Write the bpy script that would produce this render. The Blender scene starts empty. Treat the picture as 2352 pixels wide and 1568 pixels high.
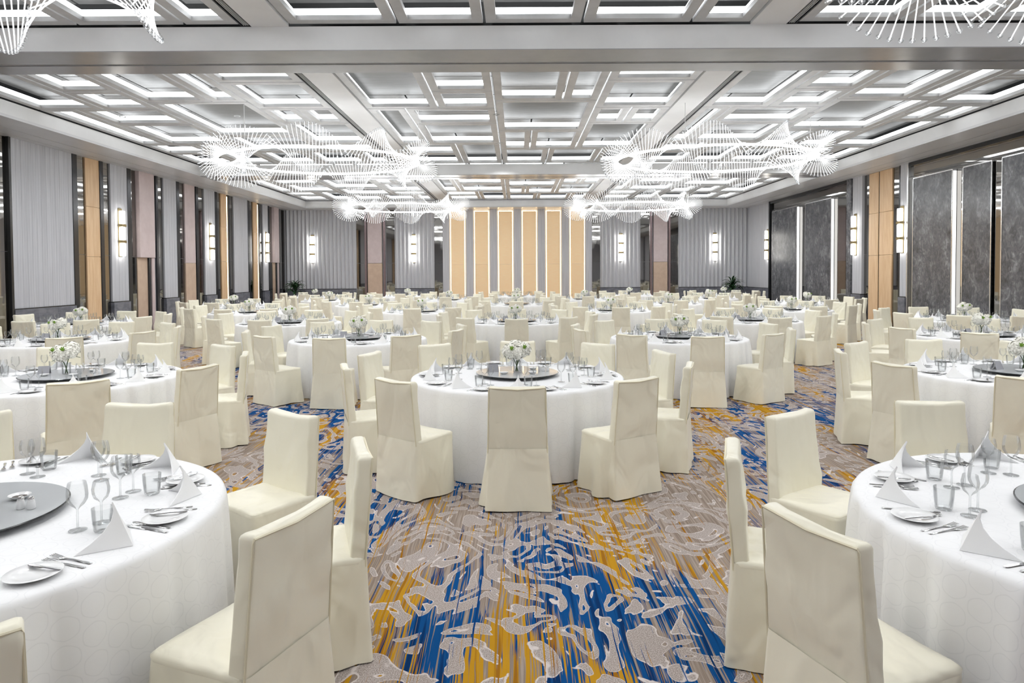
import bpy, math, random
from mathutils import Vector, Matrix
from math import pi, sin, cos, radians

scene = bpy.context.scene
COL = scene.collection

# ------------------------------------------------------------------ camera, world, exposure
F_PX, CX, HORIZON, EYE = 1550.0, 1187.0, 625.0, 1.80
PITCH, ROLL = radians(1.626), radians(0.3)
cam_data = bpy.data.cameras.new('camera')
cam_data.sensor_width = 36.0
cam_data.lens = F_PX / 2352 * 36.0
cam_data.shift_x = -(CX - 1176) / 2352
cam_data.shift_y = -(784 - 669) / 2352
cam_data.clip_start, cam_data.clip_end = 0.05, 120
cam = bpy.data.objects.new('camera', cam_data)
COL.objects.link(cam)
cam.matrix_world = (Matrix.Translation((0, 0, EYE)) @ Matrix.Rotation(pi / 2 - PITCH, 4, 'X')
                    @ Matrix.Rotation(-ROLL, 4, 'Z'))
scene.camera = cam

world = bpy.data.worlds.new('world')
world.use_nodes = True
world.node_tree.nodes['Background'].inputs[0].default_value = (0.8, 0.85, 0.9, 1)
world.node_tree.nodes['Background'].inputs[1].default_value = 0.3
scene.world = world
vs = scene.view_settings
vs.view_transform, vs.look, vs.gamma, vs.use_curve_mapping = 'Standard', 'None', 1.0, False
vs.exposure = 0.26
scene.cycles.max_bounces = 7
scene.cycles.diffuse_bounces = 3
scene.cycles.glossy_bounces = 3
scene.cycles.transmission_bounces = 6
scene.cycles.transparent_max_bounces = 24
scene.cycles.use_adaptive_sampling = True
scene.cycles.adaptive_threshold = 0.05
scene.cycles.caustics_reflective = False
scene.cycles.caustics_refractive = False
scene.cycles.sample_clamp_indirect = 6.0

LED, RING, SCONCE, BACKLIT = 3.9, 19.0, 9.5, 3.6      # strengths of the lamps the room has
DOWN = 130.0                                           # watts of each recessed ceiling downlight
DOWNLIGHTS = [(x, y) for y in (-0.6, 2.6, 5.8, 8.7, 12.2, 15.6, 19.0, 21.8, 24.8, 28.2, 31.6) for x in (-9.03, -6.4, -3.72, -0.45, 3.68, 6.77, 9.0)]
for i, (x, y) in enumerate(DOWNLIGHTS):
    ld = bpy.data.lights.new('downlight', 'SPOT')
    ld.energy, ld.spot_size, ld.spot_blend, ld.shadow_soft_size = DOWN, radians(150), 0.9, 0.05
    ld.color = (0.98, 0.99, 1.0)
    lo = bpy.data.objects.new('downlight', ld)
    lo.location = (x, y, 5.39)
    COL.objects.link(lo)

# ------------------------------------------------------------------ material helpers
def srgb(r, g, b):
    f = lambda c: (c / 12.92 if c <= 0.04045 else ((c + 0.055) / 1.055) ** 2.4)
    return (f(r / 255), f(g / 255), f(b / 255), 1)

def mat(name, color=(0.8, 0.8, 0.8, 1), rough=0.5, metal=0.0, emit=None, strength=0.0, spec=0.5, sheen=0.0):
    m = bpy.data.materials.new(name)
    m.use_nodes = True
    b = m.node_tree.nodes['Principled BSDF']
    b.inputs['Base Color'].default_value = color
    b.inputs['Roughness'].default_value = rough
    b.inputs['Metallic'].default_value = metal
    b.inputs['Specular IOR Level'].default_value = spec
    b.inputs['Sheen Weight'].default_value = sheen
    if emit:
        b.inputs['Emission Color'].default_value = emit
        b.inputs['Emission Strength'].default_value = strength
    return m

class NT:
    """small node-tree writer"""
    def __init__(s, m):
        s.t = m.node_tree
        s.b = s.t.nodes.get('Principled BSDF')
    def n(s, kind, **kw):
        nd = s.t.nodes.new(kind)
        for k, v in kw.items():
            if k.startswith('_'):
                setattr(nd, k[1:], v)
        return nd
    def link(s, a, b):
        s.t.links.new(a, b)
    def put(s, sock, v):
        if hasattr(v, 'is_linked') or hasattr(v, 'links'):
            s.t.links.new(v, sock)
        else:
            sock.default_value = v
    def math(s, op, a, b=0.0, c=0.0, clamp=False):
        nd = s.t.nodes.new('ShaderNodeMath')
        nd.operation, nd.use_clamp = op, clamp
        for i, v in enumerate((a, b, c)):
            if len(nd.inputs) > i:
                s.put(nd.inputs[i], v)
        return nd.outputs[0]
    def mix(s, fac, a, b):
        nd = s.t.nodes.new('ShaderNodeMix')
        nd.data_type = 'RGBA'
        s.put(nd.inputs[0], fac)
        s.put(nd.inputs[6], a)
        s.put(nd.inputs[7], b)
        return nd.outputs[2]
    def noise(s, vec, scale, detail=2.0, rough=0.5, dist=0.0):
        nd = s.t.nodes.new('ShaderNodeTexNoise')
        s.put(nd.inputs['Vector'], vec)
        nd.inputs['Scale'].default_value = scale
        nd.inputs['Detail'].default_value = detail
        nd.inputs['Roughness'].default_value = rough
        nd.inputs['Distortion'].default_value = dist
        return nd.outputs[0]
    def mapping(s, vec, scale=(1, 1, 1), loc=(0, 0, 0), rot=(0, 0, 0)):
        nd = s.t.nodes.new('ShaderNodeMapping')
        s.put(nd.inputs['Vector'], vec)
        nd.inputs['Scale'].default_value = scale
        nd.inputs['Location'].default_value = loc
        nd.inputs['Rotation'].default_value = rot
        return nd.outputs[0]
    def ramp(s, fac, stops, interp='LINEAR'):
        nd = s.t.nodes.new('ShaderNodeValToRGB')
        s.put(nd.inputs[0], fac)
        nd.color_ramp.interpolation = interp
        e = nd.color_ramp.elements
        while len(e) < len(stops):
            e.new(0.5)
        for el, (p, c) in zip(e, stops):
            el.position = p
            el.color = c if len(c) == 4 else (*c, 1)
        return nd.outputs[0]
    def step(s, v, edge, soft=0.02):
        nd = s.t.nodes.new('ShaderNodeMapRange')
        nd.interpolation_type = 'SMOOTHSTEP'
        s.put(nd.inputs[0], v)
        nd.inputs[1].default_value = edge - soft
        nd.inputs[2].default_value = edge + soft
        return nd.outputs[0]
    def bump(s, h, strength=0.3, dist=0.01):
        nd = s.t.nodes.new('ShaderNodeBump')
        s.put(nd.inputs['Height'], h)
        nd.inputs['Strength'].default_value = strength
        nd.inputs['Distance'].default_value = dist
        s.link(nd.outputs[0], s.b.inputs['Normal'])
    def obj(s):
        return s.t.nodes.new('ShaderNodeTexCoord').outputs['Object']
    def geo(s):
        return s.t.nodes.new('ShaderNodeNewGeometry').outputs['Position']
    def uv(s):
        return s.t.nodes.new('ShaderNodeTexCoord').outputs['UV']
    def rand(s):
        return s.t.nodes.new('ShaderNodeObjectInfo').outputs['Random']
    def color(s, c):
        s.link(c, s.b.inputs['Base Color'])

def grainy(name, c1, c2, scale, stretch=(1, 1, 1), rough=0.5, metal=0.0, vary=0.0, bump=0.0, detail=4.0):
    m = mat(name, c1, rough, metal)
    t = NT(m)
    p = t.mapping(t.geo(), stretch)
    f = t.noise(p, scale, detail, 0.6)
    f = t.step(f, 0.5, 0.22)
    c = t.mix(f, c1, c2)
    if vary:
        r = t.math('MULTIPLY_ADD', t.rand(), vary, 1 - vary / 2)
        hsv = t.t.nodes.new('ShaderNodeHueSaturation')
        t.link(r, hsv.inputs['Value'])
        t.link(c, hsv.inputs['Color'])
        c = hsv.outputs[0]
    t.color(c)
    if bump:
        t.bump(f, bump, 0.01)
    return m

M = {}
M['white_paint'] = grainy('white_paint', srgb(222, 222, 222), srgb(228, 228, 228), 1.5, rough=0.55)
M['soffit'] = grainy('soffit_paint', srgb(205, 205, 207), srgb(212, 212, 213), 1.2, rough=0.35)
M['beam_soffit_shaded'] = grainy('beam_soffit_gloss_shaded', srgb(150, 150, 152), srgb(158, 158, 160), 1.2, rough=0.22)  # glossy beam underside, its shade put into the darker grey
M['frame_silver'] = grainy('coffer_frame_silver', srgb(188, 188, 188), srgb(202, 202, 202), 3, (1, 1, 1), 0.45, 0.0, 0.06)
M['coffer_panel'] = grainy('coffer_panel_silver_leaf', srgb(84, 83, 81), srgb(100, 99, 97), 5, (0.6, 4, 1), 0.5, 0.0, 0.14)
M['dark_gap'] = mat('dark_gap', (0.02, 0.02, 0.02, 1), 0.8)
M['led'] = mat('led_white', (1, 1, 1, 1), 0.5, emit=(0.94, 0.975, 1, 1), strength=LED)
M['led_ring'] = mat('chandelier_led', (1, 1, 1, 1), 0.5, emit=(0.96, 0.985, 1, 1), strength=RING)
M['led_edge'] = mat('edge_led', (1, 1, 1, 1), 0.5, emit=(1, 0.99, 0.97, 1), strength=1.6)
M['led_warm'] = mat('warm_led', (1, 0.9, 0.75, 1), 0.5, emit=(1, 0.80, 0.52, 1), strength=BACKLIT)
M['sconce_glass'] = mat('sconce_glass', (1, 1, 1, 1), 0.3, emit=(1, 0.97, 0.90, 1), strength=SCONCE)
M['brass'] = mat('sconce_brass', srgb(150, 135, 100), 0.3, 1.0)
M['fabric_wall'] = grainy('wall_fabric_grey', srgb(192, 193, 199), srgb(208, 209, 214), 3.0, (8, 8, 0.25), 0.7, 0, 0.05)
M['pleat'] = grainy('pleated_fabric_grey', srgb(198, 199, 203), srgb(210, 211, 215), 4.0, (6, 6, 0.3), 0.6, 0, 0.03)
M['dado'] = grainy('dado_stone', srgb(98, 100, 110), srgb(132, 134, 142), 3.5, (1, 1, 2), 0.35, 0, 0.08)
M['wood'] = grainy('light_oak', srgb(222, 184, 140), srgb(236, 204, 164), 6, (2.5, 2.5, 0.25), 0.45, 0, 0.06)
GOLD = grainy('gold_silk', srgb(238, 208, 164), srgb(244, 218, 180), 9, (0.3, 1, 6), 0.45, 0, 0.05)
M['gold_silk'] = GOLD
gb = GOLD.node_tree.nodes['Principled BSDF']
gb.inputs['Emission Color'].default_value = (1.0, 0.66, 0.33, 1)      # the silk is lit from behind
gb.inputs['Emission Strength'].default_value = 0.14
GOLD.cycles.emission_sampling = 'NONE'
M['pink'] = grainy('mauve_leather', srgb(206, 189, 188), srgb(214, 198, 197), 4, rough=0.5, vary=0.04)
M['tan'] = grainy('tan_leather', srgb(200, 174, 152), srgb(210, 186, 164), 4, rough=0.5, vary=0.04)
M['mauve_metal'] = mat('mauve_metal', srgb(150, 132, 134), 0.25, 0.8)
M['post'] = mat('dark_bronze', srgb(52, 53, 56), 0.2, 0.4)
M['mirror'] = mat('smoked_mirror', (0.27, 0.262, 0.25, 1), 0.03, 1.0)
M['black'] = mat('black_lacquer', (0.02, 0.02, 0.02, 1), 0.25)
M['steel'] = mat('polished_steel', (0.80, 0.80, 0.80, 1), 0.12, 1.0)
M['trim_silver'] = mat('trim_silver', (0.75, 0.75, 0.75, 1), 0.2, 0.9)
M['porcelain'] = mat('porcelain', srgb(240, 240, 240), 0.12, spec=0.6)
M['napkin'] = mat('napkin_linen', srgb(250, 250, 250), 0.85)
M['turn_rim'] = mat('turntable_rim', (0.012, 0.014, 0.016, 1), 0.15)
M['turn_glass'] = mat('turntable_glass', srgb(196, 199, 201), 0.04, 0.0)
M['blossom'] = mat('white_petal', srgb(248, 246, 236), 0.7)
M['stem'] = mat('stem_green', srgb(72, 96, 52), 0.5)
M['bud'] = mat('bud_green', srgb(112, 150, 40), 0.6)
M['palm'] = grainy('palm_leaf', srgb(20, 52, 26), srgb(40, 84, 40), 7, rough=0.4, vary=0.2)
M['pot'] = mat('dark_pot', srgb(46, 48, 56), 0.4)
M['card'] = mat('grey_card', srgb(168, 168, 174), 0.6)
M['sauce'] = mat('sauce_brown', srgb(60, 42, 26), 0.2)
M['cable'] = mat('white_cable', srgb(225, 225, 225), 0.4)

# marble slabs of the right wall
m = mat('grey_marble', srgb(90, 91, 95), 0.25)
t = NT(m)
p = t.mapping(t.geo(), (1, 1, 0.7), rot=(0.5, 0, 0))
n1 = t.noise(p, 2.2, 7, 0.68, 0.6)
n2 = t.noise(p, 7.0, 6, 0.65, 1.5)
v = t.math('MULTIPLY_ADD', n2, 0.5, t.math('MULTIPLY', n1, 0.5))
t.color(t.ramp(v, [(0.34, srgb(54, 55, 58)), (0.48, srgb(92, 93, 97)), (0.56, srgb(116, 117, 121)), (0.66, srgb(164, 165, 168))]))
M['marble'] = m

# satin chair covers: soft creases from noise, different on every copy
m = mat('cream_satin', srgb(238, 230, 204), 0.36, spec=0.45, sheen=0.15)
t = NT(m)
o = t.t.nodes.new('ShaderNodeVectorMath'); o.operation = 'ADD'
cb = t.t.nodes.new('ShaderNodeCombineXYZ')
r10 = t.math('MULTIPLY', t.rand(), 37.0)
for i in range(3):
    t.link(r10, cb.inputs[i])
t.link(t.obj(), o.inputs[0]); t.link(cb.outputs[0], o.inputs[1])
p = t.mapping(o.outputs[0], (1.2, 1.2, 0.8), rot=(0.3, 0.5, 0.2))
h1 = t.noise(p, 3.2, 2.0, 0.45, 0.8)
h2 = t.noise(t.mapping(o.outputs[0], (3, 3, 0.8), rot=(0, 0.6, 0)), 3.0, 2.0, 0.5, 0.6)
h = t.math('MULTIPLY_ADD', h2, 0.12, h1)
t.bump(h, 0.85, 0.05)
tone = t.math('MULTIPLY_ADD', t.rand(), 0.06, 0.97)
hs = t.t.nodes.new('ShaderNodeHueSaturation')
t.link(tone, hs.inputs['Value'])
hs.inputs['Color'].default_value = srgb(245, 240, 220)
t.color(hs.outputs[0])
M['satin'] = m
M['piping'] = mat('cream_piping', srgb(232, 224, 196), 0.45)

# damask tablecloth: woven hexagons, tone on tone
m = mat('white_damask', srgb(243, 243, 243), 0.6, sheen=0.15)
t = NT(m)
uvv = t.uv()
sep = t.t.nodes.new('ShaderNodeSeparateXYZ'); t.link(uvv, sep.inputs[0])
k = 2 * pi / 0.085
waves = []
for a in (0, pi / 3, 2 * pi / 3):
    d = t.math('ADD', t.math('MULTIPLY', sep.outputs[0], k * cos(a)), t.math('MULTIPLY', sep.outputs[1], k * sin(a)))
    waves.append(t.math('COSINE', d))
hx = t.math('ADD', t.math('ADD', waves[0], waves[1]), waves[2])
line = t.math('SUBTRACT', 1.0, t.step(t.math('ABSOLUTE', t.math('ADD', hx, 0.72)), 0.10, 0.10))
t.color(t.mix(t.math('MULTIPLY', line, 0.45), srgb(246, 246, 247), srgb(226, 227, 229)))
M['cloth'] = m

# thin-walled clear glass: reflection by Fresnel, the rest passes straight on
def thin_glass(name, face=(0.965, 0.97, 0.97, 1), rim=(0.91, 0.92, 0.93, 1), ior=1.45):
    m = bpy.data.materials.new(name)
    m.use_nodes = True
    nt = m.node_tree
    nt.nodes.remove(nt.nodes['Principled BSDF'])
    out = nt.nodes['Material Output']
    lw = nt.nodes.new('ShaderNodeLayerWeight'); lw.inputs[0].default_value = 0.35
    tr = nt.nodes.new('ShaderNodeBsdfTransparent')
    gl = nt.nodes.new('ShaderNodeBsdfGlossy'); gl.inputs['Roughness'].default_value = 0.03
    fr = nt.nodes.new('ShaderNodeFresnel'); fr.inputs[0].default_value = ior
    pw = nt.nodes.new('ShaderNodeMath'); pw.operation = 'POWER'; pw.inputs[1].default_value = 2.0
    nt.links.new(lw.outputs['Facing'], pw.inputs[0])
    mc = nt.nodes.new('ShaderNodeMix'); mc.data_type = 'RGBA'
    mc.inputs[6].default_value, mc.inputs[7].default_value = face, rim
    nt.links.new(pw.outputs[0], mc.inputs[0])
    nt.links.new(mc.outputs[2], tr.inputs[0])
    mx = nt.nodes.new('ShaderNodeMixShader')
    hf = nt.nodes.new('ShaderNodeMath'); hf.operation = 'MULTIPLY'; hf.inputs[1].default_value = 0.55
    nt.links.new(fr.outputs[0], hf.inputs[0]); nt.links.new(hf.outputs[0], mx.inputs[0])
    nt.links.new(tr.outputs[0], mx.inputs[1])
    nt.links.new(gl.outputs[0], mx.inputs[2])
    nt.links.new(mx.outputs[0], out.inputs[0])
    return m
M['glass'] = thin_glass('clear_glass')
M['crystal'] = None
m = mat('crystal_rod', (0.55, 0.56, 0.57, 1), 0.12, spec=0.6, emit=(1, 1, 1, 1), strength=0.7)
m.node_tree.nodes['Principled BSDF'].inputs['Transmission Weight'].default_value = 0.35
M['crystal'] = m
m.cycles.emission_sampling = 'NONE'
M['crystal_ball'] = thin_glass('crystal_ball', (0.96, 0.97, 0.98, 1), (0.80, 0.82, 0.84, 1), 2.0)

# carpet: taupe pile, long blue and mustard streaks, pale scrolls with a light rim
m = mat('carpet_pile', srgb(168, 154, 142), 0.95, spec=0.05)
t = NT(m)
P = t.geo()
def carpet(P):
    wob = t.noise(P, 1.1, 2.0)
    cbx = t.t.nodes.new('ShaderNodeCombineXYZ')
    t.link(t.math('MULTIPLY_ADD', wob, 0.06, -0.03), cbx.inputs[0])
    va = t.t.nodes.new('ShaderNodeVectorMath'); va.operation = 'ADD'
    t.link(P, va.inputs[0]); t.link(cbx.outputs[0], va.inputs[1])
    Q = va.outputs[0]
    fine = t.noise(t.mapping(Q, (95, 1.4, 1)), 1.0, 2.0, 0.6)
    broad = t.noise(t.mapping(Q, (9, 0.75, 1), (3.1, 7.7, 0)), 1.0, 3.0, 0.6)
    zone = t.noise(t.mapping(Q, (0.85, 0.55, 1), (11.3, 2.9, 0)), 1.0, 2.0, 0.5)
    hue = t.noise(t.mapping(Q, (2.0, 0.5, 1), (5.0, 19.0, 0)), 1.0, 2.0, 0.55)
    s = t.math('ADD', t.math('MULTIPLY', fine, 0.50), t.math('ADD', t.math('MULTIPLY', broad, 0.50), t.math('MULTIPLY', zone, 0.75)))
    mid = t.noise(t.mapping(Q, (34, 0.55, 1), (9.0, 1.0, 0)), 1.0, 2.5, 0.6)
    s = t.math('ADD', s, t.math('MULTIPLY_ADD', mid, 0.55, -0.275))
    streak = t.step(s, 0.857, 0.010)
    dye = t.mix(t.step(t.math('MULTIPLY_ADD', fine, 0.34, hue), 0.685, 0.012), srgb(16, 76, 134), srgb(188, 140, 36))
    deep = t.step(t.noise(t.mapping(Q, (30, 0.8, 1), (1.7, 0, 0)), 1.0, 2.0), 0.56, 0.05)
    dye = t.mix(t.math('MULTIPLY', deep, 0.75), dye, t.mix(t.step(t.math('MULTIPLY_ADD', fine, 0.34, hue), 0.685, 0.012), srgb(10, 38, 80), srgb(140, 88, 28)))
    base = t.mix(t.step(fine, 0.5, 0.1), srgb(138, 124, 113), srgb(168, 154, 143))
    ground = t.mix(streak, base, dye)
    # scrolls
    sw = t.noise(t.mapping(P, (2.3, 1.7, 1), (2.0, 4.0, 0)), 1.0, 1.6, 0.5, 2.4)
    band = t.math('SINE', t.math('MULTIPLY', sw, 24.0))
    jag = t.math('MULTIPLY_ADD', t.noise(P, 16.0, 3.0), 0.9, -0.45)
    band = t.math('ADD', band, jag)
    scroll = t.step(band, 0.18, 0.06)
    rim = t.math('MULTIPLY', scroll, t.math('SUBTRACT', 1.0, t.step(band, 0.42, 0.09)))
    tex = t.noise(P, 170.0, 2.0, 0.7)
    pale = t.mix(t.step(tex, 0.5, 0.16), srgb(140, 128, 121), srgb(198, 188, 183))
    pale = t.mix(rim, pale, srgb(212, 203, 200))
    keep = t.step(t.math('ADD', t.math('MULTIPLY', fine, 0.6), t.math('MULTIPLY', broad, 0.5)), 0.635, 0.012)
    sm = t.math('MULTIPLY', scroll, t.math('SUBTRACT', 1.0, keep))
    # long single yarns of blue and gold run over everything
    yarn = t.step(t.noise(t.mapping(Q, (42, 0.38, 1), (21.0, 5.0, 0)), 1.0, 1.0), 0.715, 0.012)
    yarn = t.math('MULTIPLY', yarn, t.step(zone, 0.40, 0.05))
    ydye = t.mix(t.step(t.noise(t.mapping(Q, (6, 0.3, 1), (3.0, 9.0, 0)), 1.0, 1.0), 0.53, 0.01), srgb(14, 62, 118), srgb(170, 122, 30))
    return t.mix(yarn, t.mix(sm, ground, pale), ydye), sm
c, sm = carpet(P)
t.color(c)
t.bump(t.math('ADD', t.math('MULTIPLY', sm, 0.6), t.noise(P, 260.0, 1.0)), 0.35, 0.006)
M['carpet'] = m

# ------------------------------------------------------------------ mesh helpers
class MB:
    def __init__(s):
        s.v, s.f, s.uv = [], [], None
    def quad(s, a, b, c, d):
        i = len(s.v); s.v += [a, b, c, d]; s.f.append((i, i + 1, i + 2, i + 3)); return s
    def box(s, x0, x1, y0, y1, z0, z1):
        i = len(s.v)
        s.v += [(x0, y0, z0), (x1, y0, z0), (x1, y1, z0), (x0, y1, z0), (x0, y0, z1), (x1, y0, z1), (x1, y1, z1), (x0, y1, z1)]
        s.f += [(i, i + 3, i + 2, i + 1), (i + 4, i + 5, i + 6, i + 7), (i, i + 1, i + 5, i + 4), (i + 1, i + 2, i + 6, i + 5), (i + 2, i + 3, i + 7, i + 6), (i + 3, i, i + 4, i + 7)]
        return s
    def bbox(s, x0, x1, y0, y1, z0, z1, b=0.01):
        """box with chamfered edges"""
        i = len(s.v)
        rings = [(z0, b), (z0 + b, 0), (z1 - b, 0), (z1, b)]
        for z, c in rings:
            xa, xb, ya, yb = x0 + c, x1 - c, y0 + c, y1 - c
            k = b if c == 0 else b * 0.6
            s.v += [(xa + k, ya, z), (xb - k, ya, z), (xb, ya + k, z), (xb, yb - k, z), (xb - k, yb, z), (xa + k, yb, z), (xa, yb - k, z), (xa, ya + k, z)]
        for r in range(3):
            for j in range(8):
                a = i + r * 8 + j; c = i + r * 8 + (j + 1) % 8
                s.f.append((a, c, c + 8, a + 8))
        s.f.append(tuple(i + j for j in range(7, -1, -1)))
        s.f.append(tuple(i + 24 + j for j in range(8)))
        return s
    def loops(s, rings, cap0=True, cap1=True, closed=True):
        i = len(s.v); n = len(rings[0])
        for r in rings:
            s.v += [tuple(p) for p in r]
        for a in range(len(rings) - 1):
            for j in range(n if closed else n - 1):
                p = i + a * n + j; q = i + a * n + (j + 1) % n
                s.f.append((p, q, q + n, p + n))
        if cap0: s.f.append(tuple(i + j for j in range(n - 1, -1, -1)))
        if cap1: s.f.append(tuple(i + (len(rings) - 1) * n + j for j in range(n)))
        return s
    def lathe(s, prof, seg=16, c=(0, 0, 0), cap0=False, cap1=False):
        rings = [[(c[0] + r * cos(2 * pi * j / seg), c[1] + r * sin(2 * pi * j / seg), c[2] + z) for j in range(seg)] for r, z in prof]
        return s.loops(rings, cap0, cap1)
    def tube(s, pts, r, seg=6, closed=False, taper=None):
        pts = [Vector(p) for p in pts]
        rings = []; n = len(pts); up = Vector((0, 0, 1))
        for i, p in enumerate(pts):
            if closed:
                d = pts[(i + 1) % n] - pts[i - 1]
            else:
                d = pts[min(i + 1, n - 1)] - pts[max(i - 1, 0)]
            d.normalize()
            a = d.cross(up)
            if a.length < 1e-3: a = d.cross(Vector((1, 0, 0)))
            a.normalize(); b = a.cross(d)
            rr = r if taper is None else r * taper[i]
            rings.append([p + a * rr * cos(2 * pi * j / seg) + b * rr * sin(2 * pi * j / seg) for j in range(seg)])
        if closed:
            rings.append(rings[0])
            return s.loops(rings, False, False)
        return s.loops(rings)
    def add(s, o, M4=None):
        i = len(s.v)
        s.v += [tuple(M4 @ Vector(p)) for p in o.v] if M4 is not None else o.v
        s.f += [tuple(i + k for k in f) for f in o.f]
        return s
    def mesh(s, name, material, smooth=None):
        me = bpy.data.meshes.new(name)
        me.from_pydata([tuple(p) for p in s.v], [], s.f)
        if s.uv is not None:
            uvl = me.uv_layers.new(name='uv')
            flat = []
            for lp in me.loops:
                flat += s.uv[lp.vertex_index]
            uvl.data.foreach_set('uv', flat)
        me.materials.append(material)
        if smooth is not None:
            me.polygons.foreach_set('use_smooth', [True] * len(me.polygons))
            if smooth < 179:
                me.set_sharp_from_angle(angle=radians(smooth))
        me.update()
        return me

def link(name, me, parent=None, loc=None, rot=None, scale=None):
    o = bpy.data.objects.new(name, me)
    COL.objects.link(o)
    if parent is not None: o.parent = parent
    if loc is not None: o.location = loc
    if rot is not None: o.rotation_euler = rot
    if scale is not None: o.scale = scale
    return o
def build(mb, name, material, parent=None, smooth=None, **kw):
    return link(name, mb.mesh(name, material, smooth), parent, **kw)
def tag(o, label, cat, group=None):
    o['label'], o['category'] = label, cat
    if group: o['group'] = group
    return o
def thing(name, label, cat, loc=(0, 0, 0), rz=0.0, group=None):
    return tag(link(name, None, None, loc, (0, 0, rz)), label, cat, group)
def struct(name, me=None):
    o = link(name, me); o['kind'] = 'structure'; return o
def stuff(o):
    o['kind'] = 'stuff'; return o

# ------------------------------------------------------------------ room shell
XW, YB, YF, ZS, ZC, ZP = 12.0, 34.95, -4.2, 5.05, 5.42, 5.72     # wall, back, front, soffit, coffer face, coffer panel
fl = MB().box(-XW - 0.3, XW + 0.3, YF - 0.3, YB + 0.3, -0.2, 0.0)
build(fl, 'floor', M['carpet'])['kind'] = 'structure'

def wall_shell(name, b):
    o = build(MB().box(*b), name, M['fabric_wall']); o['kind'] = 'structure'; return o
wall_l = wall_shell('wall_left', (-XW - 0.3, -XW, YF, YB, 0, 5.9))
wall_r = wall_shell('wall_right', (XW, XW + 0.3, YF, YB, 0, 5.9))
wall_b = wall_shell('wall_back', (-XW - 0.3, XW + 0.3, YB, YB + 0.3, 0, 5.9))
wall_f = wall_shell('wall_front', (-XW - 0.3, XW + 0.3, YF - 0.3, YF, 0, 5.9))

# ------------------------------------------------------------------ ceiling
ceiling = build(MB().box(-XW, XW, YF, YB, 5.82, 5.95), 'ceiling', M['dark_gap']); ceiling['kind'] = 'structure'
def cpart(name, material, *boxes):
    b = MB()
    for q in boxes: b.box(*q)
    return build(b, name, material, ceiling)
XI = 10.5
BEAMS = [(9.93, 11.02), (22.5, 23.6)]
SECT = [(-1.55, 9.93, -12.57), (11.02, 22.5, 0.0), (23.6, 33.72, 11.22)]
# perimeter soffit boards with shadow grooves, and the fascia standing on them
for sx in (-1, 1):
    for a, b in ((12.0, 11.72), (11.69, 11.30), (11.27, XI)):
        x0, x1 = sorted((sx * a, sx * b))
        cpart('soffit_board', M['soffit'], (x0, x1, YF, YB, ZS, ZS + 0.06))
    x0, x1 = sorted((sx * (XI + 0.05), sx * XI))
    cpart('fascia', M['white_paint'], (x0, x1, -1.55, 33.72, ZS + 0.06, ZC - 0.03))
cpart('soffit_board', M['soffit'], (-XI, XI, 33.72, 34.3, ZS, ZS + 0.06))
cpart('soffit_board', M['soffit'], (-XI, XI, 34.33, YB, ZS, ZS + 0.06))
cpart('fascia', M['white_paint'], (-XI, XI, 33.72, 33.78, ZS + 0.06, ZC - 0.03))
cpart('soffit_board', M['soffit'], (-XI, XI, YF, -1.55, ZS, ZS + 0.06))
for y0, y1 in BEAMS:
    g = y0 + 0.58
    bm_ = build(MB().box(-XI, XI, y0, g, ZS, ZC - 0.03), 'beam', M['white_paint'], ceiling)
    build(MB().box(-XI, XI, g + 0.09, y1, ZS, ZC - 0.03), 'beam', M['white_paint'], ceiling)
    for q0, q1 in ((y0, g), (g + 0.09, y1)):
        build(MB().box(-XI, XI, q0, q1, ZS - 0.012, ZS), 'soffit_board', M['beam_soffit_shaded'], ceiling)  # thin board carrying the painted shade of the beam underside
    build(MB().box(-XI, XI, g, g + 0.09, ZS + 0.06, ZS + 0.1), 'partition_track', M['post'], ceiling)
# runners with their air slots
RUN = [(-4.0, -3.3, -4.0), (3.42, 4.10, 4.10)]
for ys0, ys1, sh in SECT:
    for x0, x1, xo in RUN:
        if xo < 0:
            a, b, va, vb = x0 + 0.16, x1, x0 + 0.02, x0 + 0.14
        else:
            a, b, va, vb = x0, x1 - 0.16, x1 - 0.14, x1 - 0.02
        cpart('runner', M['white_paint'], (a, b, ys0, ys1, ZC - 0.03, ZC + 0.1))
        vent = cpart('air_slot', M['post'], (va - 0.01, va, ys0, ys1, ZC - 0.02, ZC + 0.08), (vb, vb + 0.01, ys0, ys1, ZC - 0.02, ZC + 0.08))
        for i in range(3):
            xx = va + 0.03 * (i + 1)
            build(MB().box(xx - 0.004, xx + 0.004, ys0, ys1, ZC - 0.015, ZC + 0.03), 'slat', M['frame_silver'], vent)

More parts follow.
